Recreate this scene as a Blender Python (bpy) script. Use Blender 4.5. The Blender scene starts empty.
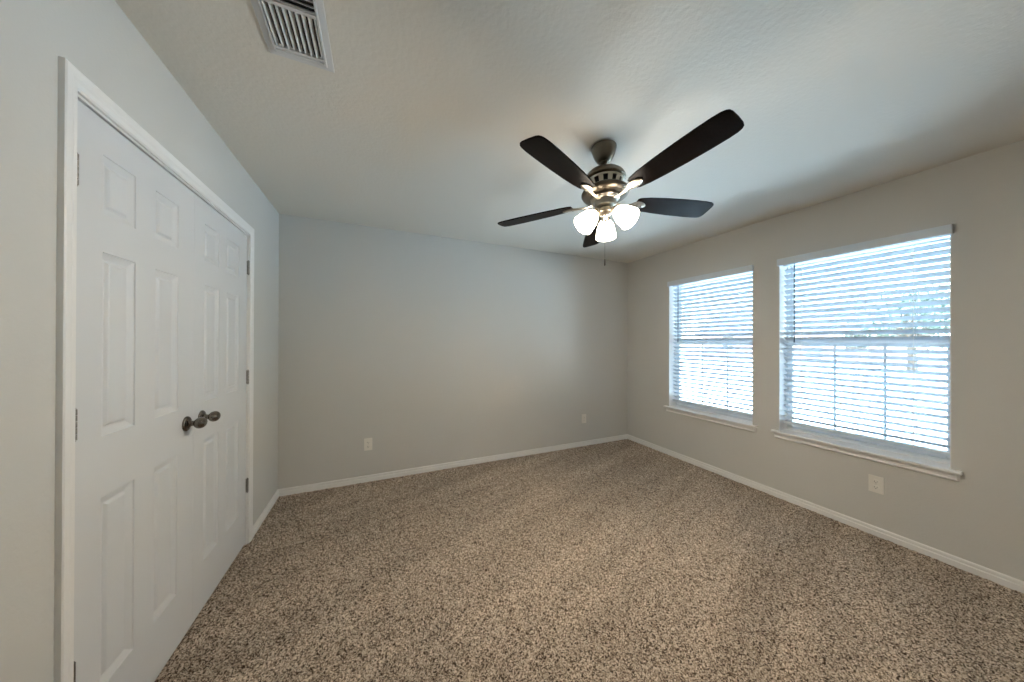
import bpy, bmesh, math, random
import numpy as np
from mathutils import Vector, Matrix

random.seed(7)
C = bpy.context.scene.collection
S = bpy.context.scene
R = math.radians

# ------------------------------------------------------------------ room numbers (metres)
XL, XR = -0.783, 3.186          # closet wall, window wall
YB, YF = 3.219, -0.80           # far wall, wall behind the camera
H = 2.44

# ------------------------------------------------------------------ camera
cam = bpy.data.cameras.new('camera')
cam.sensor_width = 36.0
cam.lens = 36.0 * 303.89 / 1024.0
cam.clip_start = 0.02
cam.clip_end = 300
co = bpy.data.objects.new('camera', cam); C.objects.link(co)
yaw, pitch, roll = 0.4167, 0.0024, 0.0034
co.matrix_world = (Matrix.Translation((0, 0, 1.3386)) @ Matrix.Rotation(-yaw, 4, 'Z')
                   @ Matrix.Rotation(math.pi / 2 + pitch, 4, 'X') @ Matrix.Rotation(roll, 4, 'Z'))
S.camera = co

# ------------------------------------------------------------------ light
SUN, SKY, GLOW, BULB = 130.0, 1.25, 18.0, 640.0
S.view_settings.view_transform = 'Standard'
S.view_settings.look = 'None'
S.view_settings.gamma = 1.0
S.view_settings.use_curve_mapping = False
S.view_settings.exposure = 0.10
S.cycles.max_bounces = 14
S.cycles.diffuse_bounces = 8
S.cycles.glossy_bounces = 4
S.cycles.transparent_max_bounces = 12
S.cycles.sample_clamp_indirect = 12.0
S.cycles.use_denoising = True
S.cycles.caustics_reflective = False
S.cycles.caustics_refractive = False
try:
    S.cycles.denoiser = 'OPENIMAGEDENOISE'
    S.cycles.use_guiding = True
except Exception:
    pass

world = bpy.data.worlds.new('sky'); S.world = world
world.use_nodes = True
wn = world.node_tree.nodes; wl = world.node_tree.links
sky = wn.new('ShaderNodeTexSky')
sky.sky_type = 'NISHITA'
sky.sun_disc = False
sky.sun_elevation = R(38)
sky.sun_rotation = R(270)
sky.air_density = 1.3
sky.dust_density = 0.6
wl.new(sky.outputs[0], wn['Background'].inputs[0])
wn['Background'].inputs[1].default_value = SKY

sl = bpy.data.lights.new('sun', 'SUN'); sl.energy = SUN; sl.angle = R(0.6); sl.color = (0.58, 0.80, 1.0)
so = bpy.data.objects.new('sun', sl); C.objects.link(so)
so.rotation_euler = Vector((0.07, 0.55, -0.83)).to_track_quat('-Z', 'Y').to_euler()
so.location = (-6, 0, 8)

# light portals in the two window openings (they only steer the sampling of the sky)
for (ya, yb) in ((1.674, 2.562), (0.608, 1.474)):
    pl = bpy.data.lights.new('window_portal', 'AREA'); pl.shape = 'RECTANGLE'
    pl.size = 1.50; pl.size_y = yb - ya
    pl.cycles.is_portal = True
    po = bpy.data.objects.new('window_portal', pl); C.objects.link(po)
    po.location = (XR + 0.19, (ya + yb) / 2, 1.306)
    po.rotation_euler = (0, R(90), 0)

# ------------------------------------------------------------------ materials
def mat(name, col, rough=0.6, metal=0.0, spec=0.5):
    m = bpy.data.materials.new(name); m.use_nodes = True
    b = m.node_tree.nodes['Principled BSDF']
    b.inputs['Base Color'].default_value = (*col, 1)
    b.inputs['Roughness'].default_value = rough
    b.inputs['Metallic'].default_value = metal
    b.inputs['Specular IOR Level'].default_value = spec
    return m

def nodes(m):
    return m.node_tree.nodes, m.node_tree.links, m.node_tree.nodes['Principled BSDF']

def add_bump(m, scale, strength, dist, detail=3.0, rough=0.55, stretch=None):
    n, l, b = nodes(m)
    tc = n.new('ShaderNodeTexCoord')
    t = n.new('ShaderNodeTexNoise'); t.inputs['Scale'].default_value = scale
    t.inputs['Detail'].default_value = detail; t.inputs['Roughness'].default_value = rough
    src = tc.outputs['Object']
    if stretch:
        mp = n.new('ShaderNodeMapping'); mp.inputs['Scale'].default_value = stretch
        l.new(src, mp.inputs[0]); src = mp.outputs[0]
    l.new(src, t.inputs['Vector'])
    bp = n.new('ShaderNodeBump'); bp.inputs['Strength'].default_value = strength
    bp.inputs['Distance'].default_value = dist
    l.new(t.outputs[0], bp.inputs['Height']); l.new(bp.outputs[0], b.inputs['Normal'])
    return t

def noise_tint(m, c1, c2, scale, detail=3.0, stretch=None):
    n, l, b = nodes(m)
    tc = n.new('ShaderNodeTexCoord')
    t = n.new('ShaderNodeTexNoise'); t.inputs['Scale'].default_value = scale
    t.inputs['Detail'].default_value = detail
    src = tc.outputs['Object']
    if stretch:
        mp = n.new('ShaderNodeMapping'); mp.inputs['Scale'].default_value = stretch
        l.new(src, mp.inputs[0]); src = mp.outputs[0]
    l.new(src, t.inputs['Vector'])
    r = n.new('ShaderNodeValToRGB')
    r.color_ramp.elements[0].position = 0.35; r.color_ramp.elements[0].color = (*c1, 1)
    r.color_ramp.elements[1].position = 0.65; r.color_ramp.elements[1].color = (*c2, 1)
    l.new(t.outputs[0], r.inputs[0]); l.new(r.outputs[0], b.inputs['Base Color'])

M = {}
M['wall'] = mat('greige_wall_paint', (0.59, 0.58, 0.55), 0.75, spec=0.3); add_bump(M['wall'], 90, 0.35, 0.002)
M['ceiling'] = mat('ceiling_paint', (0.72, 0.685, 0.62), 0.85, spec=0.2); add_bump(M['ceiling'], 55, 0.45, 0.003, 2.0)
M['trim'] = mat('white_trim_paint', (0.80, 0.79, 0.775), 0.38)
M['door'] = mat('white_door_paint', (0.655, 0.665, 0.675), 0.42); add_bump(M['door'], 260, 0.06, 0.0006, 2, stretch=(1, 1, 0.05))
M['closet'] = mat('closet_paint', (0.35, 0.34, 0.32), 0.9)
M['vinyl'] = mat('white_vinyl', (0.80, 0.81, 0.82), 0.35)
M['blind'] = mat('white_blind_slat', (0.66, 0.72, 0.775), 0.4); add_bump(M['blind'], 200, 0.05, 0.0005, 2, stretch=(1, 0.03, 1))
M['cord'] = mat('white_cord', (0.82, 0.82, 0.80), 0.8)
M['wand'] = mat('clear_grey_wand', (0.10, 0.14, 0.19), 0.25)
M['outlet'] = mat('ivory_white_plastic', (0.78, 0.75, 0.69), 0.35)
M['slot'] = mat('dark_slot', (0.02, 0.02, 0.02), 0.6)
M['screw'] = mat('painted_screw', (0.6, 0.58, 0.54), 0.4)
M['nickel'] = mat('brushed_nickel', (0.33, 0.30, 0.25), 0.30, 1.0); add_bump(M['nickel'], 120, 0.05, 0.0005, 2, stretch=(1, 1, 12))
M['pewter'] = mat('dark_pewter', (0.155, 0.130, 0.098), 0.33, 1.0); add_bump(M['pewter'], 120, 0.05, 0.0005, 2, stretch=(1, 1, 12))
M['knob'] = mat('aged_pewter_knob', (0.17, 0.15, 0.13), 0.20, 1.0); noise_tint(M['knob'], (0.13, 0.112, 0.097), (0.22, 0.195, 0.17), 60)
M['hinge'] = mat('satin_hinge', (0.30, 0.28, 0.25), 0.35, 1.0); noise_tint(M['hinge'], (0.24, 0.225, 0.205), (0.36, 0.34, 0.305), 90)
M['iron'] = mat('satin_nickel_arm', (0.66, 0.60, 0.50), 0.28, 1.0); noise_tint(M['iron'], (0.44, 0.385, 0.30), (0.54, 0.475, 0.375), 50)
M['band'] = mat('bright_nickel_band', (0.70, 0.64, 0.53), 0.35, 1.0); noise_tint(M['band'], (0.64, 0.58, 0.48), (0.74, 0.68, 0.57), 40)
M['motor_dark'] = mat('dark_motor', (0.03, 0.028, 0.025), 0.5)
M['blade'] = mat('espresso_wood', (0.030, 0.019, 0.014), 0.34, spec=0.05)
noise_tint(M['blade'], (0.0045, 0.0028, 0.0022), (0.009, 0.0055, 0.004), 30, 4.0, stretch=(1, 12, 12))
M['vent'] = mat('white_vent_steel', (0.62, 0.62, 0.62), 0.4)
M['vent_inside'] = mat('dark_duct', (0.015, 0.015, 0.014), 0.9)

def emit(name, col, strength):
    m = bpy.data.materials.new(name); m.use_nodes = True
    n, l, b = nodes(m)
    b.inputs['Base Color'].default_value = (0.9, 0.88, 0.84, 1)
    b.inputs['Roughness'].default_value = 0.3
    b.inputs['Emission Color'].default_value = (*col, 1)
    b.inputs['Emission Strength'].default_value = strength
    return m
M['shade'] = emit('frosted_glass_lit', (1.0, 0.89, 0.745), GLOW)
M['bulb'] = emit('lit_bulb', (1.0, 0.89, 0.745), BULB)

# window glass: a thin clear sheet
m = bpy.data.materials.new('window_glass'); m.use_nodes = True
n = m.node_tree.nodes; l = m.node_tree.links
n.remove(n['Principled BSDF'])
tr = n.new('ShaderNodeBsdfTransparent'); tr.inputs[0].default_value = (0.93, 0.96, 0.97, 1)
gl = n.new('ShaderNodeBsdfGlossy'); gl.inputs['Roughness'].default_value = 0.02
fr = n.new('ShaderNodeFresnel'); fr.inputs[0].default_value = 1.35
mx = n.new('ShaderNodeMixShader')
l.new(fr.outputs[0], mx.inputs[0]); l.new(tr.outputs[0], mx.inputs[1]); l.new(gl.outputs[0], mx.inputs[2])
l.new(mx.outputs[0], n['Material Output'].inputs[0])
M['glass'] = m

# carpet: flecked frieze yarns in dark brown, tan and cream, with lanes left by a vacuum cleaner
m = bpy.data.materials.new('flecked_carpet'); m.use_nodes = True
n, l, b = nodes(m)
b.inputs['Roughness'].default_value = 0.95
b.inputs['Specular IOR Level'].default_value = 0.08
tc = n.new('ShaderNodeTexCoord')
wob = n.new('ShaderNodeTexNoise'); wob.inputs['Scale'].default_value = 140; wob.inputs['Detail'].default_value = 2
l.new(tc.outputs['Object'], wob.inputs['Vector'])
wm = n.new('ShaderNodeMix'); wm.data_type = 'RGBA'; wm.blend_type = 'LINEAR_LIGHT'; wm.inputs[0].default_value = 0.007
l.new(tc.outputs['Object'], wm.inputs[6]); l.new(wob.outputs['Color'], wm.inputs[7])
vo = n.new('ShaderNodeTexVoronoi'); vo.inputs['Scale'].default_value = 255; vo.voronoi_dimensions = '2D'
l.new(wm.outputs[2], vo.inputs['Vector'])
sep = n.new('ShaderNodeSeparateColor'); l.new(vo.outputs['Color'], sep.inputs[0])
cr = n.new('ShaderNodeValToRGB'); e = cr.color_ramp.elements
CARPET = [(0.0, (0.030, 0.018, 0.012)), (0.20, (0.10, 0.066, 0.046)), (0.38, (0.33, 0.255, 0.195)),
          (0.66, (0.56, 0.455, 0.36)), (1.0, (0.84, 0.73, 0.60))]
e[0].position, e[0].color = CARPET[0][0], (*CARPET[0][1], 1)
e[1].position, e[1].color = CARPET[-1][0], (*CARPET[-1][1], 1)
for p_, c_ in CARPET[1:-1]:
    q_ = e.new(p_); q_.color = (*c_, 1)
l.new(sep.outputs[0], cr.inputs[0])
lane_map = n.new('ShaderNodeMapping'); lane_map.inputs['Scale'].default_value = (0.35, 3.0, 1)
lane_rot = n.new('ShaderNodeVectorRotate'); lane_rot.rotation_type = 'Z_AXIS'; lane_rot.inputs['Angle'].default_value = R(-18)
l.new(tc.outputs['Object'], lane_rot.inputs['Vector'])
l.new(lane_rot.outputs[0], lane_map.inputs[0])
lane = n.new('ShaderNodeTexNoise'); lane.inputs['Scale'].default_value = 1.6; lane.inputs['Detail'].default_value = 2.0
l.new(lane_map.outputs[0], lane.inputs['Vector'])
lr = n.new('ShaderNodeMapRange'); lr.inputs['From Min'].default_value = 0.36; lr.inputs['From Max'].default_value = 0.64
lr.inputs['To Min'].default_value = 0.86; lr.inputs['To Max'].default_value = 1.10
l.new(lane.outputs[0], lr.inputs[0])
mul = n.new('ShaderNodeVectorMath'); mul.operation = 'SCALE'
l.new(cr.outputs[0], mul.inputs[0]); l.new(lr.outputs[0], mul.inputs['Scale'])
l.new(mul.outputs[0], b.inputs['Base Color'])
bp = n.new('ShaderNodeBump'); bp.inputs['Strength'].default_value = 0.6; bp.inputs['Distance'].default_value = 0.006
l.new(vo.outputs['Distance'], bp.inputs['Height']); bp.invert = True
l.new(bp.outputs[0], b.inputs['Normal'])
M['carpet'] = m

# outdoors
M['concrete'] = mat('pale_concrete', (0.55, 0.54, 0.52), 0.9); noise_tint(M['concrete'], (0.50, 0.49, 0.47), (0.60, 0.59, 0.57), 1.5)
M['brick'] = mat('pink_brick', (0.42, 0.25, 0.21), 0.9)
n, l, b = nodes(M['brick']); bt = n.new('ShaderNodeTexBrick'); tc2 = n.new('ShaderNodeTexCoord')
mpb = n.new('ShaderNodeMapping'); mpb.inputs['Rotation'].default_value = (R(90), 0, R(90)); l.new(tc2.outputs['Object'], mpb.inputs[0])
l.new(mpb.outputs[0], bt.inputs[0]); bt.inputs['Scale'].default_value = 4
bt.inputs['Color1'].default_value = (0.40, 0.22, 0.18, 1); bt.inputs['Color2'].default_value = (0.30, 0.17, 0.14, 1); bt.inputs['Mortar'].default_value = (0.5, 0.46, 0.42, 1)
l.new(bt.outputs[0], b.inputs['Base Color'])
M['roof'] = mat('grey_shingle', (0.12, 0.12, 0.13), 0.9); noise_tint(M['roof'], (0.09, 0.09, 0.10), (0.16, 0.155, 0.16), 12)
M['dark_glass'] = mat('dark_house_glass', (0.03, 0.04, 0.05), 0.1)
M['bark'] = mat('tree_bark', (0.08, 0.06, 0.045), 0.9); noise_tint(M['bark'], (0.06, 0.045, 0.035), (0.11, 0.085, 0.06), 14)
M['leaf'] = mat('green_leaf', (0.05, 0.085, 0.03), 0.6); noise_tint(M['leaf'], (0.035, 0.055, 0.035), (0.07, 0.095, 0.06), 2)
M['ext_wall'] = mat('outside_wall', (0.3, 0.29, 0.28), 0.9)

# ------------------------------------------------------------------ mesh helpers
def box(bm, x0, x1, y0, y1, z0, z1):
    v = [bm.verts.new(p) for p in ((x0, y0, z0), (x1, y0, z0), (x1, y1, z0), (x0, y1, z0),
                                   (x0, y0, z1), (x1, y0, z1), (x1, y1, z1), (x0, y1, z1))]
    for f in ((3, 2, 1, 0), (4, 5, 6, 7), (0, 1, 5, 4), (1, 2, 6, 5), (2, 3, 7, 6), (3, 0, 4, 7)):
        bm.faces.new([v[i] for i in f])
    return v

def lathe(bm, prof, seg=40, mtx=None, cap=True):
    """prof: list of (r, z); spun about local z, then moved by mtx."""
    rings = []
    mtx = mtx or Matrix.Identity(4)
    for r, z in prof:
        if r < 1e-6:
            rings.append([bm.verts.new(mtx @ Vector((0, 0, z)))])
        else:
            rings.append([bm.verts.new(mtx @ Vector((r * math.cos(2 * math.pi * k / seg), r * math.sin(2 * math.pi * k / seg), z))) for k in range(seg)])
    for a, b in zip(rings, rings[1:]):
        for k in range(seg):
            k2 = (k + 1) % seg
            if len(a) == 1 and len(b) == 1: continue
            if len(a) == 1: bm.faces.new((a[0], b[k2], b[k]))
            elif len(b) == 1: bm.faces.new((a[k], a[k2], b[0]))
            else: bm.faces.new((a[k], a[k2], b[k2], b[k]))
    if cap:
        for rg, rev in ((rings[0], True), (rings[-1], False)):
            if len(rg) > 2: bm.faces.new(rg if not rev else list(reversed(rg)))

def tube(bm, pts, r, seg=10):
    """round bar through pts; r a number or one per point."""
    pts = [Vector(p) for p in pts]
    rs = r if isinstance(r, (list, tuple)) else [r] * len(pts)
    rings = []
    up = None
    for i, p in enumerate(pts):
        d = (pts[min(i + 1, len(pts) - 1)] - pts[max(i - 1, 0)]).normalized()
        if up is None:
            up = Vector((0, 0, 1)) if abs(d.z) < 0.9 else Vector((1, 0, 0))
        a = (up - d * up.dot(d)).normalized(); up = a; c = d.cross(a)
        rings.append([bm.verts.new(p + rs[i] * (a * math.cos(2 * math.pi * k / seg) + c * math.sin(2 * math.pi * k / seg))) for k in range(seg)])
    for A, B in zip(rings, rings[1:]):
        for k in range(seg):
            bm.faces.new((A[k], A[(k + 1) % seg], B[(k + 1) % seg], B[k]))
    bm.faces.new(list(reversed(rings[0]))); bm.faces.new(rings[-1])

def extrude_profile(bm, prof, p0, p1, n_out, ends=True, miter0=0.0, miter1=0.0):
    """prof: closed list of (out, up); swept from p0 to p1 along the wall."""
    p0, p1, n_out = Vector(p0), Vector(p1), Vector(n_out)
    d = (p1 - p0).normalized(); u = Vector((0, 0, 1))
    A = [bm.verts.new(p0 + n_out * o + u * z + d * o * miter0) for o, z in prof]
    B = [bm.verts.new(p1 + n_out * o + u * z - d * o * miter1) for o, z in prof]
    k = len(prof)
    for i in range(k):
        bm.faces.new((A[i], A[(i + 1) % k], B[(i + 1) % k], B[i]))
    if ends:
        bm.faces.new(A); bm.faces.new(list(reversed(B)))

def finish(name, bm, m, parent=None, smooth=False, bevel=0.0, loc=None):
    bmesh.ops.recalc_face_normals(bm, faces=bm.faces)
    if loc is not None:
        bmesh.ops.translate(bm, verts=bm.verts, vec=-Vector(loc))
    me = bpy.data.meshes.new(name); bm.to_mesh(me); bm.free()
    o = bpy.data.objects.new(name, me); C.objects.link(o)
    me.materials.append(m)
    if parent: o.parent = parent
    if loc is not None: o.location = loc
    if smooth:
        me.polygons.foreach_set('use_smooth', [True] * len(me.polygons))
        try:
            me.set_sharp_from_angle(angle=R(38))
        except Exception:
            pass
    if bevel:
        bv = o.modifiers.new('edge', 'BEVEL'); bv.width = bevel; bv.segments = 2; bv.limit_method = 'ANGLE'; bv.angle_limit = R(40)
    return o

def tag(o, label, cat=None, group=None, kind=None):
    o['label'] = label
    if cat: o['category'] = cat
    if group: o['group'] = group
    if kind: o['kind'] = kind
    return o

def empty(name, loc):
    o = bpy.data.objects.new(name, None); C.objects.link(o); o.location = loc; o.empty_display_size = 0.05
    return o

def struct(name, bm, m, label, cat, **k):
    return tag(finish(name, bm, m, **k), label, cat, kind='structure')

def local(bm, root):
    bmesh.ops.translate(bm, verts=bm.verts, vec=-root.location)
    return bm

# ------------------------------------------------------------------ shell
# carpeted floor: a fine uneven pile
pitch_c = 0.0085
nx = int((XR - XL + 0.06) / pitch_c) + 1; ny = int((YB - YF + 0.06) / pitch_c) + 1
rng = np.random.default_rng(3)
gx, gy = np.meshgrid(np.linspace(XL - 0.03, XR + 0.03, nx), np.linspace(YF - 0.03, YB + 0.03, ny))
gx = gx + rng.uniform(-0.0032, 0.0032, gx.shape); gy = gy + rng.uniform(-0.0032, 0.0032, gy.shape)
gz = rng.uniform(-0.007, 0.001, gx.shape)
co_ = np.stack([gx, gy, gz], -1).reshape(-1, 3)
idx = np.arange(nx * ny).reshape(ny, nx)
quads = np.stack([idx[:-1, :-1], idx[:-1, 1:], idx[1:, 1:], idx[1:, :-1]], -1).reshape(-1, 4)
me = bpy.data.meshes.new('floor')
me.vertices.add(len(co_)); me.vertices.foreach_set('co', co_.ravel())
me.loops.add(quads.size); me.loops.foreach_set('vertex_index', quads.ravel().astype(np.int32))
me.polygons.add(len(quads)); me.polygons.foreach_set('loop_start', np.arange(0, quads.size, 4, dtype=np.int32))
me.update(calc_edges=True); me.validate()
me.polygons.foreach_set('use_smooth', np.ones(len(quads), bool))
me.materials.append(M['carpet'])
fl = bpy.data.objects.new('floor', me); C.objects.link(fl)
tag(fl, 'wall-to-wall brown flecked frieze carpet', 'floor', kind='structure')

bm = bmesh.new(); box(bm, XL - 0.12, XR + 0.2, YF - 0.12, YB + 0.12, H, H + 0.15)
struct('ceiling', bm, M['ceiling'], 'textured off-white ceiling above the fan', 'ceiling')
bm = bmesh.new(); box(bm, XL - 0.12, XR + 0.2, YB, YB + 0.12, -0.1, H)
struct('wall_back', bm, M['wall'], 'plain greige far wall facing the camera', 'wall')
bm = bmesh.new(); box(bm, XL - 0.12, XR + 0.2, YF - 0.12, YF, -0.1, H)
struct('wall_front', bm, M['wall'], 'plain greige wall opposite the far wall', 'wall')

# closet wall with its doorway
DY0, DY1, DZ = 1.261, 2.557, 2.052
bm = bmesh.new()
box(bm, XL - 0.12, XL, YF, DY0, -0.1, H); box(bm, XL - 0.12, XL, DY1, YB, -0.1, H); box(bm, XL - 0.12, XL, DY0, DY1, DZ, H)
struct('wall_left', bm, M['wall'], 'greige closet wall around the white double doors', 'wall')
bm = bmesh.new()
box(bm, XL - 0.82, XL - 0.80, 0.9, 2.9, -0.1, H); box(bm, XL - 0.80, XL - 0.12, 0.9, 0.92, -0.1, H)
box(bm, XL - 0.80, XL - 0.12, 2.88, 2.9, -0.1, H); box(bm, XL - 0.80, XL - 0.12, 0.92, 2.88, H - 0.02, H); box(bm, XL - 0.80, XL - 0.12, 0.92, 2.88, -0.1, -0.05)
struct('wall_closet', bm, M['closet'], 'inside of the closet behind the double doors', 'wall')

# window wall with two openings
WIN = [(0.608, 1.474), (1.674, 2.562)]          # near, far
WZ0, WZ1 = 0.557, 2.056
XO = XR + 0.20
bm = bmesh.new()
ys = [YF, WIN[0][0], WIN[0][1], WIN[1][0], WIN[1][1], YB]
for a, b_ in ((0, 1), (2, 3), (4, 5)):
    box(bm, XR, XO, ys[a], ys[b_], -0.1, H)
for (a, b_) in WIN:
    box(bm, XR, XO, a, b_, -0.1, WZ0); box(bm, XR, XO, a, b_, WZ1, H)
struct('wall_right', bm, M['wall'], 'greige wall holding the two windows', 'wall')

# baseboards
BB = [(0, 0), (0.013, 0), (0.013, 0.034), (0.0075, 0.038), (0.0070, 0.042), (0.0095, 0.046), (0.0095, 0.055), (0.006, 0.061), (0, 0.062)]
bm = bmesh.new(); extrude_profile(bm, BB, (XL, YB, -0.004), (XR, YB, -0.004), (0, -1, 0), miter0=1, miter1=1)
struct('baseboard_back', bm, M['trim'], 'white baseboard along the far wall', 'baseboard')
bm = bmesh.new(); extrude_profile(bm, BB, (XR, YB, -0.004), (XR, YF, -0.004), (-1, 0, 0), miter0=1, miter1=1)
struct('baseboard_right', bm, M['trim'], 'white baseboard below the two windows', 'baseboard')
bm = bmesh.new(); extrude_profile(bm, BB, (XL, 2.6015, -0.004), (XL, YB, -0.004), (1, 0, 0), miter1=1)
extrude_profile(bm, BB, (XL, YF, -0.004), (XL, 1.2325, -0.004), (1, 0, 0), miter0=1)
struct('baseboard_left', bm, M['trim'], 'white baseboard on the closet wall', 'baseboard')
bm = bmesh.new(); extrude_profile(bm, BB, (XR, YF, -0.004), (XL, YF, -0.004), (0, 1, 0), miter0=1, miter1=1)
struct('baseboard_front', bm, M['trim'], 'white baseboard opposite the far wall', 'baseboard')

# door casing and jambs
CP = [(0.0, 0.0), (0.0, 0.009), (0.006, 0.0125), (0.020, 0.0125), (0.030, 0.0150), (0.052, 0.0150), (0.057, 0.0125), (0.057, 0.0)]  # (across from inner edge, thickness)
bm = bmesh.new()
iy0, iy1, iz = 1.274, 2.545, 2.041
rings = []
for stage in range(4):
    ring = []
    for (w, t) in CP:
        if stage == 0: y, z = iy0 - w * 0.74, -0.004
        elif stage == 1: y, z = iy0 - w * 0.74, iz + w
        elif stage == 2: y, z = iy1 + w, iz + w
        else: y, z = iy1 + w, -0.004
        ring.append(bm.verts.new((XL + t, y, z)))
    rings.append(ring)
for A, B in zip(rings, rings[1:]):
    for i in range(len(CP)):
        bm.faces.new((A[i], A[(i + 1) % len(CP)], B[(i + 1) % len(CP)], B[i]))
bm.faces.new(rings[0]); bm.faces.new(list(reversed(rings[-1])))
casing = struct('trim_1', bm, M['trim'], 'white casing around the closet double doors', 'door casing')
bm = bmesh.new()
box(bm, XL - 0.119, XL - 0.0005, 1.262, 1.279, -0.004, 2.034); box(bm, XL - 0.119, XL - 0.0005, 2.539, 2.556, -0.004, 2.034)
box(bm, XL - 0.119, XL - 0.0005, 1.262, 2.556, 2.034, 2.051)
box(bm, XL - 0.06, XL - 0.045, 1.279, 2.539, 2.022, 2.034)
finish('jamb', bm, M['trim'], casing)

# ------------------------------------------------------------------ closet doors (six moulded panels each)
DW, DZ0, DZ1, DT = 0.6268, 0.012, 2.0285, 0.035
PROF = [(0.0, 0.0), (0.002, -0.0035), (0.022, -0.0115), (0.027, -0.0120), (0.033, -0.0060), (0.036, -0.0045)]
def door_leaf(name, y0, cols, label):
    rows = [(0.245, 0.846), (1.037, 1.616), (1.735, 1.921)]
    yl = [0.0] + [c for p in cols for c in p] + [DW]
    zl = [DZ0] + [c for p in rows for c in p] + [DZ1]
    bm = bmesh.new()
    def V(x, y, z): return bm.verts.new((x, y, z))
    for i in range(len(yl) - 1):
        for j in range(len(zl) - 1):
            a0, a1, b0, b1 = yl[i], yl[i + 1], zl[j], zl[j + 1]
            if i % 2 == 1 and j % 2 == 1:
                prev = None
                for (w, d) in PROF:
                    cur = [V(d, a0 + w, b0 + w), V(d, a1 - w, b0 + w), V(d, a1 - w, b1 - w), V(d, a0 + w, b1 - w)]
                    if prev:
                        for k in range(4):
                            bm.faces.new((prev[k], prev[(k + 1) % 4], cur[(k + 1) % 4], cur[k]))
                    prev = cur
                bm.faces.new(prev)
            else:
                bm.faces.new((V(0, a0, b0), V(0, a1, b0), V(0, a1, b1), V(0, a0, b1)))
    # back and rim
    bk = [V(-DT, 0, DZ0), V(-DT, DW, DZ0), V(-DT, DW, DZ1), V(-DT, 0, DZ1)]
    bm.faces.new(list(reversed(bk)))
    fr_ = [(0, 0, DZ0), (0, DW, DZ0), (0, DW, DZ1), (0, 0, DZ1)]
    for k in range(4):
        a, b_ = fr_[k], fr_[(k + 1) % 4]
        bm.faces.new((V(*a), V(-DT, a[1], a[2]), V(-DT, b_[1], b_[2]), V(*b_)))
    bmesh.ops.remove_doubles(bm, verts=bm.verts, dist=1e-5)
    o = struct(name, bm, M['door'], label, 'door')
    o.location = (XL - 0.005, y0, 0)
    return o
COLS = [(0.107, 0.250), (0.354, 0.503)]
COLS2 = [(0.092, 0.242), (0.338, 0.499)]
d1 = door_leaf('door_1', 1.2810, COLS, 'white six-panel closet door hinged beside the thick dark casing edge, nearer the ceiling vent')
d2 = door_leaf('door_2', 2.5355 - DW, COLS2, 'white six-panel closet door hinged next to the far corner')

def hinge(parent, y, z):
    bm = bmesh.new()
    h = 0.089
    for k in range(5):                                       # knuckles
        z0 = z - h / 2 + k * h / 5
        lathe(bm, [(0.0048, z0 + 0.0006), (0.0058, z0 + 0.0012), (0.0058, z0 + h / 5 - 0.0012), (0.0048, z0 + h / 5 - 0.0006)], 14, Matrix.Translation((0.0085, y, 0)))
    lathe(bm, [(0.001, z + h / 2), (0.0045, z + h / 2 + 0.002), (0.001, z + h / 2 + 0.005)], 12, Matrix.Translation((0.0085, y, 0)))
    lathe(bm, [(0.001, z - h / 2 - 0.005), (0.0045, z - h / 2 - 0.002), (0.001, z - h / 2)], 12, Matrix.Translation((0.0085, y, 0)))
    s = 1 if y < DW / 2 else -1
    box(bm, 0.0003, 0.0060, y - 0.001, y + 0.001, z - h / 2 + 0.002, z + h / 2 - 0.002)
    box(bm, 0.0003, 0.0018, min(y, y + s * 0.005), max(y, y + s * 0.005), z - h / 2, z + h / 2)
    finish('hinge', bm, M['hinge'], parent, smooth=True)['label'] = 'satin metal butt hinge'
for zz in (1.821, 1.100, 0.387):
    hinge(d1, -0.001, zz); hinge(d2, DW + 0.001, zz)

def door_knob(parent, y, z):
    X = Matrix.Translation((0, y, z)) @ Matrix.Rotation(R(90), 4, 'Y')
    bm = bmesh.new()
    lathe(bm, [(0.0335, 0.0), (0.0335, 0.003), (0.031, 0.0065), (0.024, 0.009), (0.0235, 0.0105), (0.016, 0.013), (0.0125, 0.017), (0.0115, 0.026), (0.013, 0.030)], 36, X)
    ro = finish('door_knob', bm, M['knob'], parent, smooth=True); ro['label'] = 'dark pewter egg-shaped knob on a round rosette'
    bm = bmesh.new()
    pr = []
    for k in range(15):
        t = k / 14; a = math.pi * t
        pr.append((max(0.0, 0.0255 * math.sin(a) ** 0.82), 0.028 + 0.041 * (1 - math.cos(a)) / 2))
    lathe(bm, pr, 36, X @ Matrix.Diagonal((1.0, 1.22, 1.0, 1.0)), cap=False)
    finish('knob_grip', bm, M['knob'], ro, smooth=True)
door_knob(d1, DW - 0.058, 0.963); door_knob(d2, 0.071, 0.963)

def ball_catch(parent, y):
    bm = bmesh.new(); box(bm, -0.027, -0.002, y - 0.027, y + 0.027, DZ1, DZ1 + 0.0018)
    lathe(bm, [(0.007, 0), (0.0065, 0.001), (0.0045, 0.0016), (0, 0.0018)], 16, Matrix.Translation((-0.012, y, DZ1 + 0.0016)), cap=False)
    finish('ball_catch', bm, M['hinge'], parent, smooth=True)['label'] = 'metal ball catch on the top edge'
ball_catch(d1, DW - 0.085); ball_catch(d2, 0.085)

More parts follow.
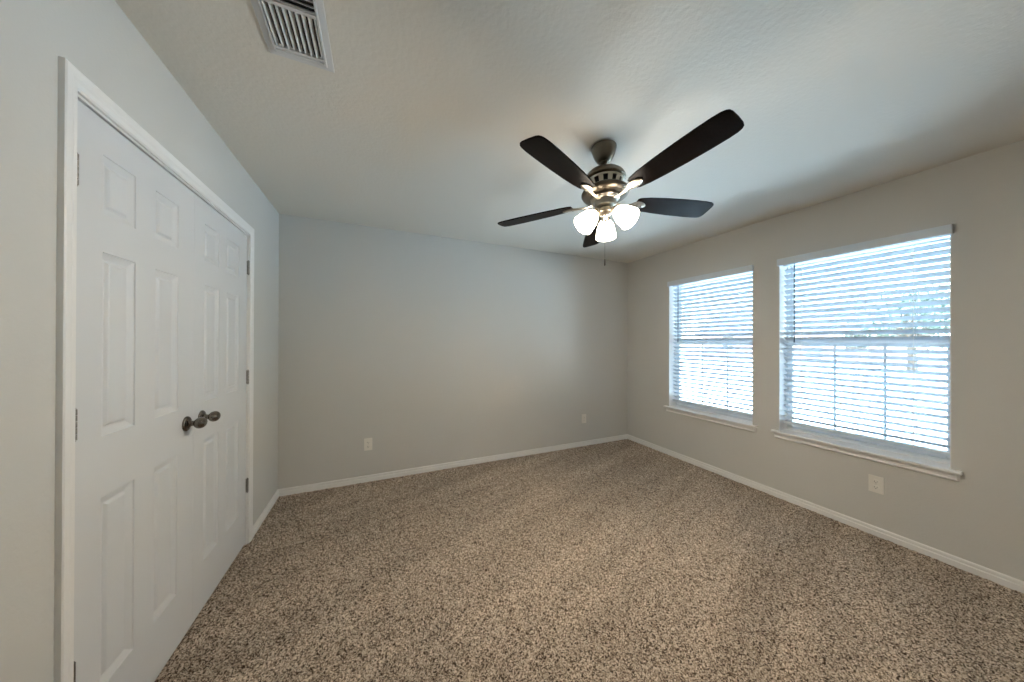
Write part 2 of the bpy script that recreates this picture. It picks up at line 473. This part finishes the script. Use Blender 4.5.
# ------------------------------------------------------------------ windows, stools, blinds
def window(k, ya, yb, label):
    # vinyl frame is the structure, sashes, panes and muntins hang on it
    x0, x1 = XR + 0.118, XR + 0.195
    bm = bmesh.new()
    f = 0.012
    box(bm, x0, x1, ya, ya + f, WZ0, WZ1); box(bm, x0, x1, yb - f, yb, WZ0, WZ1)
    box(bm, x0, x1, ya + f, yb - f, WZ1 - f, WZ1); box(bm, x0, x1, ya + f, yb - f, WZ0, WZ0 + 0.045)
    w = struct('window_%d' % k, bm, M['vinyl'], label, 'window', bevel=0.003)
    a, b_ = ya + f, yb - f
    def sash(name, xa, xb, z0, z1, s, muntins):
        bm = bmesh.new()
        box(bm, xa, xb, a, a + s, z0, z1); box(bm, xa, xb, b_ - s, b_, z0, z1)
        box(bm, xa, xb, a + s, b_ - s, z1 - 0.044, z1); box(bm, xa, xb, a + s, b_ - s, z0, z0 + 0.044)
        so_ = finish(name, bm, M['vinyl'], w, bevel=0.003)
        xm = (xa + xb) / 2
        bm = bmesh.new(); box(bm, xm - 0.0025, xm + 0.0025, a + s, b_ - s, z0 + 0.044, z1 - 0.044)
        finish('pane', bm, M['glass'], so_)
        if muntins:
            for t in (1 / 3, 2 / 3):
                bm = bmesh.new(); y = a + s + (b_ - a - 2 * s) * t
                box(bm, xm + 0.004, xm + 0.012, y - 0.007, y + 0.007, z0 + 0.044, z1 - 0.044)
                finish('muntin', bm, M['vinyl'], so_, bevel=0.002)
    sash('upper_sash', XR + 0.160, XR + 0.188, 1.318, WZ1 - f, 0.015, False)
    sash('lower_sash', XR + 0.124, XR + 0.152, WZ0 + 0.045, 1.362, 0.028, True)
    # stool with rounded nose, apron below
    bm = bmesh.new()
    box(bm, XR, x0, ya + 0.0005, yb - 0.0005, 0.5575, 0.5765)
    pr = [(0.0, 0.557), (0.034, 0.557), (0.039, 0.560), (0.040, 0.567), (0.039, 0.574), (0.035, 0.5765), (0.0, 0.5765)]
    extrude_profile(bm, [(o, z) for o, z in pr], (XR, ya - 0.040, 0), (XR, yb + 0.042, 0), (-1, 0, 0))
    finish('window_stool', bm, M['trim'], w)
    bm = bmesh.new()
    pr = [(0.0, 0.513), (0.012, 0.513), (0.016, 0.517), (0.0165, 0.523), (0.0125, 0.526), (0.0125, 0.541), (0.015, 0.544), (0.015, 0.5565), (0.0, 0.5565)]
    extrude_profile(bm, pr, (XR, ya - 0.030, 0), (XR, yb + 0.032, 0), (-1, 0, 0), miter0=0.6, miter1=0.6)
    finish('window_apron', bm, M['trim'], w)
    # white liner boards at the two sides of the recess
    bm = bmesh.new()
    box(bm, XR + 0.001, x0, ya + 0.0003, ya + 0.004, 0.577, WZ1 - 0.001); box(bm, XR + 0.001, x0, yb - 0.004, yb - 0.0003, 0.577, WZ1 - 0.001)
    finish('side_liner', bm, M['trim'], w)
    return w
window(1, *WIN[1], 'single-hung white window with stool, next to the far corner')
window(2, *WIN[0], 'single-hung white window with stool, above the wall outlet')

TILT = R(32)
def blind(ya, yb, label):
    root = empty('window_blind', (XR + 0.075, (ya + yb) / 2, WZ1 - 0.003))
    tag(root, label, 'blind', 'white slatted blinds in the two windows')
    xs = XR + 0.075
    a, b_ = ya + 0.008, yb - 0.008
    bm = bmesh.new()
    for i in range(29):                                       # the slats: room edge raised, slightly crowned
        z = 0.693 + i * 0.0452
        g = random.uniform(-0.008, 0.008); dy = random.uniform(-0.0012, 0.0012)
        t = TILT + g
        L0, L1 = [], []
        up_, lo_ = [], []
        for s_ in (-1, -0.5, 0, 0.5, 1):
            u = s_ * 0.025; crown = 0.0013 * (1 - s_ * s_)
            for th, lst in ((0.0013, up_), (-0.0013, lo_)):
                lst.append((u * math.cos(t) - (crown + th) * -math.sin(t), -u * math.sin(t) + (crown + th) * math.cos(t)))
        ring = up_ + list(reversed(lo_))
        A = [bm.verts.new((xs + px, a + dy, z + pz)) for px, pz in ring]
        B = [bm.verts.new((xs + px, b_ + dy, z + pz)) for px, pz in ring]
        k = len(ring)
        for q in range(k):
            bm.faces.new((A[q], A[(q + 1) % k], B[(q + 1) % k], B[q]))
        bm.faces.new(A); bm.faces.new(list(reversed(B)))
    finish('slats', local(bm, root), M['blind'], root)
    bm = bmesh.new(); box(bm, xs - 0.028, xs + 0.028, a, b_, WZ1 - 0.050, WZ1 - 0.001)
    finish('headrail', local(bm, root), M['blind'], root, bevel=0.002)
    bm = bmesh.new()
    box(bm, XR - 0.026, XR - 0.013, ya - 0.007, yb + 0.005, 2.000, 2.058)
    box(bm, XR - 0.013, XR - 0.0005, ya - 0.007, ya - 0.001, 2.000, 2.058); box(bm, XR - 0.013, XR - 0.0005, yb - 0.001, yb + 0.005, 2.000, 2.058)
    box(bm, XR - 0.013, xs - 0.029, ya + 0.05, ya + 0.07, 2.02, 2.045); box(bm, XR - 0.013, xs - 0.029, yb - 0.07, yb - 0.05, 2.02, 2.045)
    finish('valance', local(bm, root), M['blind'], root, bevel=0.002)
    bm = bmesh.new(); box(bm, xs - 0.026, xs + 0.026, a, b_, 0.638, 0.662)
    finish('bottom_rail', local(bm, root), M['blind'], root, bevel=0.004)
    for y in (a + 0.145, b_ - 0.125):
        bm = bmesh.new()
        for dx in (-0.0262, 0.0262):
            tube(bm, [(xs + dx, y, 0.648), (xs + dx, y, 2.01)], 0.0014, 6)
        for i in range(29):
            z = 0.688 + i * 0.0452
            tube(bm, [(xs - 0.0255, y, z + 0.010), (xs + 0.0255, y, z - 0.010)], 0.0007, 4)
        finish('ladder_cord', local(bm, root), M['cord'], root)
    bm = bmesh.new(); y = b_ - 0.082
    tube(bm, [(xs - 0.036, y, 2.005), (xs - 0.038, y, 1.985), (xs - 0.038, y, 1.37), (xs - 0.038, y, 1.34)], [0.0030, 0.0042, 0.0042, 0.0055], 8)
    w = finish('tilt_wand', local(bm, root), M['wand'], root); w['label'] = 'thin dark tilt wand'
    return root
blind(*WIN[1], 'white slatted blind in the window next to the far corner')
blind(*WIN[0], 'white slatted blind in the window directly above the wall outlet')

# ------------------------------------------------------------------ outlets
def outlet(loc, rz, label):
    root = empty('wall_outlet', loc); root.rotation_euler = (0, 0, rz)     # local: plate faces -y
    tag(root, label, 'outlet', 'white duplex wall outlets')
    bm = bmesh.new()
    box(bm, -0.0355, 0.0355, -0.0055, -0.0003, -0.058, 0.058)
    finish('cover_plate', bm, M['outlet'], root, bevel=0.0022)
    for s_ in (-1, 1):
        bm = bmesh.new(); zc = s_ * 0.0195
        ring = []
        for q in range(24):
            a = 2 * math.pi * q / 24
            ring.append((0.0170 * math.cos(a), max(-0.0135, min(0.0135, 0.0170 * math.sin(a))) + zc))
        A = [bm.verts.new((x, -0.0055, z)) for x, z in ring]; B = [bm.verts.new((x, -0.0072, z)) for x, z in ring]
        for q in range(24): bm.faces.new((A[q], A[(q + 1) % 24], B[(q + 1) % 24], B[q]))
        bm.faces.new(B)
        r_ = finish('receptacle', bm, M['outlet'], root)
        bm = bmesh.new()
        box(bm, -0.0075, -0.0053, -0.0076, -0.0070, zc - 0.003, zc + 0.0055); box(bm, 0.0053, 0.0075, -0.0076, -0.0070, zc - 0.002, zc + 0.0050)
        lathe(bm, [(0.0026, 0), (0.0026, 0.0005)], 10, Matrix.Translation((0, -0.0071, zc - 0.008)) @ Matrix.Rotation(R(90), 4, 'X'))
        finish('slot', bm, M['slot'], r_)['label'] = 'dark prong slots'
    bm = bmesh.new(); lathe(bm, [(0.003, 0), (0.003, 0.0006), (0.0015, 0.0012)], 12, Matrix.Translation((0, -0.0055, 0)) @ Matrix.Rotation(R(90), 4, 'X'))
    finish('screw', bm, M['screw'], root)
outlet((-0.077, YB, 0.353), 0, 'white duplex outlet on the far wall nearest the closet')
outlet((2.4435, YB, 0.348), 0, 'white duplex outlet on the far wall toward the window corner')
outlet((XR, 0.911, 0.3525), R(-90), 'white duplex outlet on the window wall below a blind')

# ------------------------------------------------------------------ ceiling vent
VX0, VX1, VY0, VY1 = -0.379, -0.165, 0.790, 1.430
vent = empty('ceiling_vent', ((VX0 + VX1) / 2, (VY0 + VY1) / 2, H))
tag(vent, 'white three-section air register in the ceiling above the closet doors', 'air vent')
def ring_frame(bm, loops):
    prev = None
    for (i, z) in loops:
        cur = [bm.verts.new(p) for p in ((VX0 + i, VY0 + i, z), (VX1 - i, VY0 + i, z), (VX1 - i, VY1 - i, z), (VX0 + i, VY1 - i, z))]
        if prev:
            for k in range(4): bm.faces.new((prev[k], prev[(k + 1) % 4], cur[(k + 1) % 4], cur[k]))
        prev = cur
bm = bmesh.new()
ring_frame(bm, [(0.0, H - 0.0005), (0.0, H - 0.004), (0.002, H - 0.0055), (0.021, H - 0.0075), (0.024, H - 0.0125), (0.029, H - 0.0125), (0.030, H - 0.0005)])
finish('frame', local(bm, vent), M['vent'], vent)
ix0, ix1, iy0_, iy1_ = VX0 + 0.030, VX1 - 0.030, VY0 + 0.030, VY1 - 0.030
yc = (VY0 + VY1) / 2
ya_, yb_ = yc - 0.095, yc + 0.095
for y0_, y1_ in ((ya_ - 0.006, ya_ + 0.006), (yb_ - 0.006, yb_ + 0.006), (iy0_, iy0_ + 0.011), (iy0_ + 0.014, iy0_ + 0.026), (iy1_ - 0.026, iy1_ - 0.014), (iy1_ - 0.011, iy1_)):
    bm = bmesh.new(); box(bm, ix0, ix1, y0_, y1_, H - 0.0125, H - 0.002)
    finish('crossbar', local(bm, vent), M['vent'], vent)
def fin(bm, p0, p1, lean):
    """thin leaning blade between p0 and p1"""
    p0, p1 = Vector(p0), Vector(p1); d = (p1 - p0).normalized(); s = d.cross(Vector((0, 0, 1))) * lean
    t = d.cross(Vector((0, 0, 1))).normalized() * 0.0010
    for a, b_ in ((t, -t),):
        v = [p0 + a, p1 + a, p1 + a + s + Vector((0, 0, 0.0105)), p0 + a + s + Vector((0, 0, 0.0105)),
             p0 + b_, p1 + b_, p1 + b_ + s + Vector((0, 0, 0.0105)), p0 + b_ + s + Vector((0, 0, 0.0105))]
        v = [bm.verts.new(x) for x in v]
        for f in ((0, 1, 2, 3), (7, 6, 5, 4), (0, 4, 5, 1), (1, 5, 6, 2), (2, 6, 7, 3), (3, 7, 4, 0)):
            bm.faces.new([v[i] for i in f])
def louvres(sec):
    bm = bmesh.new()
    if sec == 1:
        for k in range(10):
            y = ya_ + 0.014 + k * (yb_ - ya_ - 0.028) / 9
            fin(bm, (ix0, y, H - 0.0120), (ix1, y, H - 0.0120), -0.006)
    else:
        lo, hi = (iy0_ + 0.026, ya_ - 0.006) if sec == 0 else (yb_ + 0.006, iy1_ - 0.026)
        for k in range(9):
            x = ix0 + 0.004 + k * (ix1 - ix0 - 0.010) / 8
            fin(bm, (x, lo, H - 0.0120), (x, hi, H - 0.0120), 0.009)
    finish('louvre', local(bm, vent), M['vent'], vent)
for s_ in range(3): louvres(s_)
bm = bmesh.new(); box(bm, ix0, ix1, iy0_, iy1_, H - 0.0016, H - 0.0006)
finish('duct_opening', local(bm, vent), M['vent_inside'], vent)['label'] = 'dark duct behind the louvres'

# ------------------------------------------------------------------ ceiling fan
FX, FY = 1.165, 1.359
fan = empty('ceiling_fan', (FX, FY, H))
tag(fan, 'pewter ceiling fan with five dark blades and three lit frosted shades', 'ceiling fan')
n_ = Vector((0.0153, 0.0667, 1.0)).normalized()
PIV = Vector((0, 0, -0.075))
TL = Matrix.Translation(PIV) @ Vector((0, 0, 1)).rotation_difference(n_).to_matrix().to_4x4() @ Matrix.Translation(-PIV)   # hangs a little off plumb
def Z(z): return z - H
def fpart(name, bm, m, parent=None, smooth=True, tilt=True, bevel=0):
    if tilt: bmesh.ops.transform(bm, matrix=TL, verts=bm.verts)
    return finish(name, bm, m, parent or fan, smooth=smooth, bevel=bevel)

bm = bmesh.new()
lathe(bm, [(0.066, -0.0005), (0.069, -0.004), (0.069, -0.012), (0.066, -0.022), (0.060, -0.045), (0.050, -0.066), (0.040, -0.080), (0.030, -0.087), (0.026, -0.088), (0.022, -0.080)], 48)
fpart('canopy', bm, M['pewter'], tilt=False)
bm = bmesh.new()
lathe(bm, [(0.012, -0.075), (0.012, -0.125), (0.020, -0.125), (0.022, -0.130), (0.022, -0.138)], 24)
lathe(bm, [(0.0205, -0.079), (0.024, -0.086), (0.0205, -0.094), (0.013, -0.098)], 24)
fpart('downrod', bm, M['pewter'])
# motor housing: dome, slotted band, lower bowl
bm = bmesh.new()
lathe(bm, [(0.020, -0.132), (0.040, -0.134), (0.066, -0.141), (0.088, -0.153), (0.106, -0.170), (0.114, -0.188), (0.115, -0.196), (0.111, -0.201), (0.096, -0.205), (0.088, -0.205)], 56)
dome = fpart('motor_housing', bm, M['pewter'])
bm = bmesh.new()
lathe(bm, [(0.076, -0.204), (0.076, -0.252)], 40)
fpart('motor_core', bm, M['motor_dark'], dome)
bm = bmesh.new()
N = 12
for k in range(N):                                            # slotted band: posts between two rings
    for th0, th1 in ((k, k + 0.50),):
        a0, a1 = 2 * math.pi * th0 / N, 2 * math.pi * th1 / N
        pts = []
        for r0, z in ((0.101, -0.202), (0.083, -0.252)):
            for a in (a0, a1): pts.append((r0 * math.cos(a), r0 * math.sin(a), z))
        for r0, z in ((0.098, -0.202), (0.080, -0.252)):
            for a in (a0, a1): pts.append((r0 * math.cos(a), r0 * math.sin(a), z))
        v = [bm.verts.new(p) for p in pts]
        for f in ((0, 1, 3, 2), (5, 4, 6, 7), (0, 2, 6, 4), (1, 5, 7, 3)):
            bm.faces.new([v[i] for i in f])
lathe(bm, [(0.1005, -0.200), (0.1025, -0.205), (0.0995, -0.212), (0.0955, -0.212), (0.0955, -0.200)], 56, cap=False)
lathe(bm, [(0.0865, -0.243), (0.0845, -0.252), (0.0815, -0.252), (0.0815, -0.243)], 56, cap=False)
fpart('slotted_band', bm, M['band'], dome)
bm = bmesh.new()
lathe(bm, [(0.080, -0.250), (0.100, -0.252), (0.118, -0.258), (0.128, -0.267), (0.129, -0.274), (0.124, -0.283), (0.110, -0.290), (0.090, -0.294), (0.055, -0.295)], 56)
fpart('lower_bowl', bm, M['pewter'], dome)
bm = bmesh.new()
lathe(bm, [(0.060, -0.293), (0.076, -0.295), (0.079, -0.299), (0.079, -0.306), (0.074, -0.310), (0.062, -0.312), (0.059, -0.315), (0.058, -0.340), (0.055, -0.347), (0.044, -0.352), (0.020, -0.353)], 48)
sw = fpart('switch_housing', bm, M['nickel'])
# light kit
bm = bmesh.new()
lathe(bm, [(0.022, -0.351), (0.032, -0.357), (0.042, -0.366), (0.045, -0.374), (0.044, -0.384), (0.036, -0.390), (0.026, -0.393), (0.018, -0.396), (0.012, -0.404), (0.007, -0.414), (0.0, -0.417)], 40, cap=False)
fit = fpart('light_fitter', bm, M['iron'])

# blades
PITCH = R(12.5)
ZB = -0.313
def blade_outline():
    pts = []
    edge = [(0.185, 0.036), (0.20, 0.044), (0.25, 0.0535), (0.33, 0.0605), (0.43, 0.0655), (0.53, 0.0675), (0.60, 0.0665)]
    tip = [(0.632, 0.0635), (0.648, 0.0580), (0.657, 0.0500), (0.661, 0.0360), (0.6625, 0.0)]
    up = edge + tip
    pts = [(r, w) for r, w in up] + [(r, -w) for r, w in reversed(up[:-1])]
    return pts
def blade_mesh(th):
    X = Matrix.Rotation(th, 4, 'Z') @ Matrix.Translation((0, 0, ZB)) @ Matrix.Rotation(PITCH_SIGN * PITCH, 4, 'X')
    return X
PITCH_SIGN = -1
for k in range(5):
    th = R(202.5 + 72 * k)
    X = blade_mesh(th)
    # arm (blade iron): narrow neck from the hub widening to a leaf-shaped plate under the blade
    bm = bmesh.new()
    prof = [(0.070, 0.012), (0.100, 0.008), (0.130, 0.007), (0.155, 0.012), (0.172, 0.022), (0.190, 0.0265), (0.210, 0.0250), (0.230, 0.0170), (0.243, 0.006)]
    top, botm = [], []
    for r, w in prof:
        f = min(1.0, max(0.0, (r - 0.09) / 0.09))
        rz_ = Matrix.Rotation(PITCH_SIGN * PITCH * f, 4, 'X')
        row = []
        zc = -0.0075 - 0.010 * (1 - f) + (0.006 if r < 0.085 else 0)
        for (yy, zz) in ((-w, 0.0015), (w, 0.0015), (w, -0.002), (w * 0.55, -0.0055), (-w * 0.55, -0.0055), (-w, -0.002)):
            p = rz_ @ Vector((r, yy, zz + zc))
            row.append(bm.verts.new(Matrix.Rotation(th, 4, 'Z') @ Matrix.Translation((0, 0, ZB)) @ p))
        top.append(row)
    for A, B in zip(top, top[1:]):
        for i in range(6): bm.faces.new((A[i], A[(i + 1) % 6], B[(i + 1) % 6], B[i]))
    bm.faces.new(top[0]); bm.faces.new(list(reversed(top[-1])))
    arm = fpart('blade_arm', bm, M['iron'])
    arm['label'] = 'satin nickel leaf-shaped blade arm'
    for (r, yy) in ((0.187, -0.013), (0.187, 0.013), (0.218, 0.0)):
        bm = bmesh.new()
        lathe(bm, [(0.0045, 0), (0.004, -0.002), (0.002, -0.003)], 10, X @ Matrix.Translation((r, yy, -0.0125)))
        fpart('screw', bm, M['nickel'], arm)
    # blade
    bm = bmesh.new()
    ol = blade_outline()
    levels = [(0.0035, 0.9925), (0.0025, 1.0), (-0.0025, 1.0), (-0.0035, 0.9925)]
    rings = []
    for z, s_ in levels:
        rings.append([bm.verts.new(X @ Vector((0.42 + (r - 0.42) * (1 - (1 - s_) * 0.3), w * s_, z))) for r, w in ol])
    k_ = len(ol)
    for A, B in zip(rings, rings[1:]):
        for i in range(k_): bm.faces.new((A[i], A[(i + 1) % k_], B[(i + 1) % k_], B[i]))
    bm.faces.new(rings[0]); bm.faces.new(list(reversed(rings[-1])))
    fpart('fan_blade', bm, M['blade'], smooth=False)['label'] = 'dark espresso wood blade'

# lamp arms, shades, bulbs
SH_R, SH_Z, SH_T = 0.055, -0.380, R(44)
for k in range(3):
    az = R(49 + 120 * k)
    A = Matrix.Rotation(az, 4, 'Z') @ Matrix.Translation((SH_R, 0, SH_Z)) @ Matrix.Rotation(-SH_T, 4, 'Y')    # local -z points out and down
    bm = bmesh.new()
    p0 = Matrix.Rotation(az, 4, 'Z') @ Vector((0.030, 0, -0.380)); p1 = Matrix.Rotation(az, 4, 'Z') @ Vector((0.050, 0, -0.380)); p2 = A @ Vector((0, 0, 0.002))
    tube(bm, [p0, p1, p2], [0.011, 0.011, 0.012], 14)
    lathe(bm, [(0.012, 0.006), (0.021, 0.002), (0.0235, -0.004), (0.0235, -0.024), (0.020, -0.026)], 28, A)
    la = fpart('lamp_arm', bm, M['iron'])
    bm = bmesh.new()
    outer = [(0.024, -0.018), (0.030, -0.024), (0.039, -0.038), (0.0465, -0.056), (0.0515, -0.076), (0.0550, -0.096), (0.0575, -0.112), (0.0590, -0.121)]
    inner = [(r - 0.003, z) for r, z in reversed(outer)]
    lathe(bm, outer + inner + [outer[0]], 40, A, cap=False)
    sh = fpart('lamp_shade', bm, M['shade'], la); sh['label'] = 'glowing frosted white glass bell shade'
    bm = bmesh.new()
    lathe(bm, [(0.012, -0.026), (0.013, -0.038), (0.022, -0.053), (0.028, -0.070), (0.026, -0.087), (0.015, -0.098), (0.0, -0.101)], 24, A, cap=False)
    fpart('light_bulb', bm, M['bulb'], la)
# pull chain
bm = bmesh.new()
cxh, cyh = 0.040, 0.036
for i in range(36):
    z = -0.350 - i * 0.0081
    if i < 33: lathe(bm, [(0.0, z + 0.002), (0.0015, z + 0.001), (0.0015, z - 0.001), (0.0, z - 0.002)], 6, Matrix.Translation((cxh, cyh, 0)), cap=False)
tube(bm, [(cxh, cyh, -0.350), (cxh, cyh, -0.622)], 0.0006, 5)
ch = fpart('pull_chain', bm, M['pewter'], tilt=False)
bm = bmesh.new()
lathe(bm, [(0.0, -0.617), (0.003, -0.621), (0.0042, -0.635), (0.0045, -0.652), (0.003, -0.658), (0.0, -0.660)], 14, Matrix.Translation((cxh, cyh, 0)), cap=False)
fpart('chain_fob', bm, M['motor_dark'], ch, tilt=False)

# ------------------------------------------------------------------ outdoors, glimpsed between the slats
bm = bmesh.new(); box(bm, XO, 90, -70, 90, -0.5, -0.30)
struct('ground', bm, M['concrete'], 'pale sunlit paving outside the windows', 'ground')

def house(loc, rz, wx, wy, hw, hr, label):
    root = empty('house', loc); root.rotation_euler = (0, 0, rz)
    tag(root, label, 'house')
    bm = bmesh.new(); box(bm, -wx / 2, wx / 2, -wy / 2, wy / 2, 0, hw)
    g = [(-wy / 2, hw), (wy / 2, hw), (0, hw + hr - 0.1)]
    for x in (-wx / 2, wx / 2): bm.faces.new([bm.verts.new((x, y, z)) for y, z in g])
    finish('brick_wall', bm, M['brick'], root)
    bm = bmesh.new()
    e = 0.5; sl_ = hr / (wy / 2)
    for s_ in (-1, 1):
        p = [(s_ * (wy / 2 + e), hw - e * sl_), (0, hw + hr), (0, hw + hr + 0.18), (s_ * (wy / 2 + e), hw - e * sl_ + 0.18)]
        A = [bm.verts.new((-wx / 2 - e, y, z)) for y, z in p]; B = [bm.verts.new((wx / 2 + e, y, z)) for y, z in p]
        for i in range(4): bm.faces.new((A[i], A[(i + 1) % 4], B[(i + 1) % 4], B[i]))
        bm.faces.new(A); bm.faces.new(list(reversed(B)))
    finish('roof', bm, M['roof'], root)
    for x in (-wx * 0.28, wx * 0.05, wx * 0.32):
        bm = bmesh.new(); y = wy / 2
        box(bm, x - 0.65, x + 0.65, y - 0.02, y + 0.06, 0.9, 0.98); box(bm, x - 0.65, x + 0.65, y - 0.02, y + 0.06, 2.32, 2.4)
        box(bm, x - 0.65, x - 0.57, y - 0.02, y + 0.06, 0.98, 2.32); box(bm, x + 0.57, x + 0.65, y - 0.02, y + 0.06, 0.98, 2.32)
        box(bm, x - 0.57, x + 0.57, y, y + 0.05, 1.62, 1.68)
        wf = finish('window_frame', bm, M['trim'], root)
        bm = bmesh.new(); box(bm, x - 0.57, x + 0.57, y - 0.01, y + 0.02, 0.98, 2.32)
        finish('window_glass', bm, M['dark_glass'], wf)
    bm = bmesh.new(); box(bm, -wx * 0.12 - 0.48, -wx * 0.12 + 0.48, wy / 2 - 0.02, wy / 2 + 0.04, 0, 2.1)
    finish('front_door', bm, M['roof'], root, bevel=0.02)
    return root
house((37, 14.5, -0.3), R(90), 15, 9, 2.7, 2.4, 'pink brick house with a grey roof, seen between the slats through the two windows')

def tree(loc, h, r, seed, label):
    rnd = random.Random(seed)
    root = empty('tree', loc); tag(root, label, 'tree', 'trees outside the windows')
    bm = bmesh.new()
    top = Vector((rnd.uniform(-.3, .3), rnd.uniform(-.3, .3), h * 0.75))
    tube(bm, [(0, 0, -0.05), (0.05, 0, h * 0.2), tuple(top * 0.6), tuple(top)], [0.22, 0.16, 0.11, 0.04], 10)
    cl = []
    for i in range(16):
        a = rnd.uniform(0, 2 * math.pi); zz = rnd.uniform(0.42, 0.98) * h; rr = r * rnd.uniform(0.25, 0.8) * (1.15 - abs(zz / h - 0.62))
        c = Vector((rr * math.cos(a), rr * math.sin(a), zz)); cl.append((c, r * rnd.uniform(0.32, 0.5)))
        s0 = top * min(1, 0.25 + 0.5 * zz / h)
        tube(bm, [tuple(s0), tuple(s0.lerp(c, 0.5) + Vector((0, 0, -0.1))), tuple(c)], [0.07, 0.045, 0.015], 6)
    finish('trunk', bm, M['bark'], root, smooth=True)
    bm = bmesh.new()
    for c, cr_ in cl:
        for i in range(230):
            d = Vector((rnd.gauss(0, 1), rnd.gauss(0, 1), rnd.gauss(0, 1))).normalized() * cr_ * rnd.uniform(0.45, 1.05)
            p = c + d
            u = Vector((rnd.gauss(0, 1), rnd.gauss(0, 1), rnd.gauss(0, 1))).normalized(); w = u.orthogonal().normalized()
            s_ = rnd.uniform(0.07, 0.13)
            v = [bm.verts.new(q) for q in (p - u * s_, p + w * s_ * 0.5, p + u * s_, p - w * s_ * 0.5)]
            bm.faces.new(v)
    finish('foliage', bm, M['leaf'], root)
    return root
tree((27.0, 6.4, -0.3), 4.8, 2.6, 1, 'leafy green tree outside, behind the near end of the window above the outlet')
tree((24.0, 19.5, -0.3), 5.0, 2.4, 2, 'leafy green tree outside, behind the window next to the far corner')
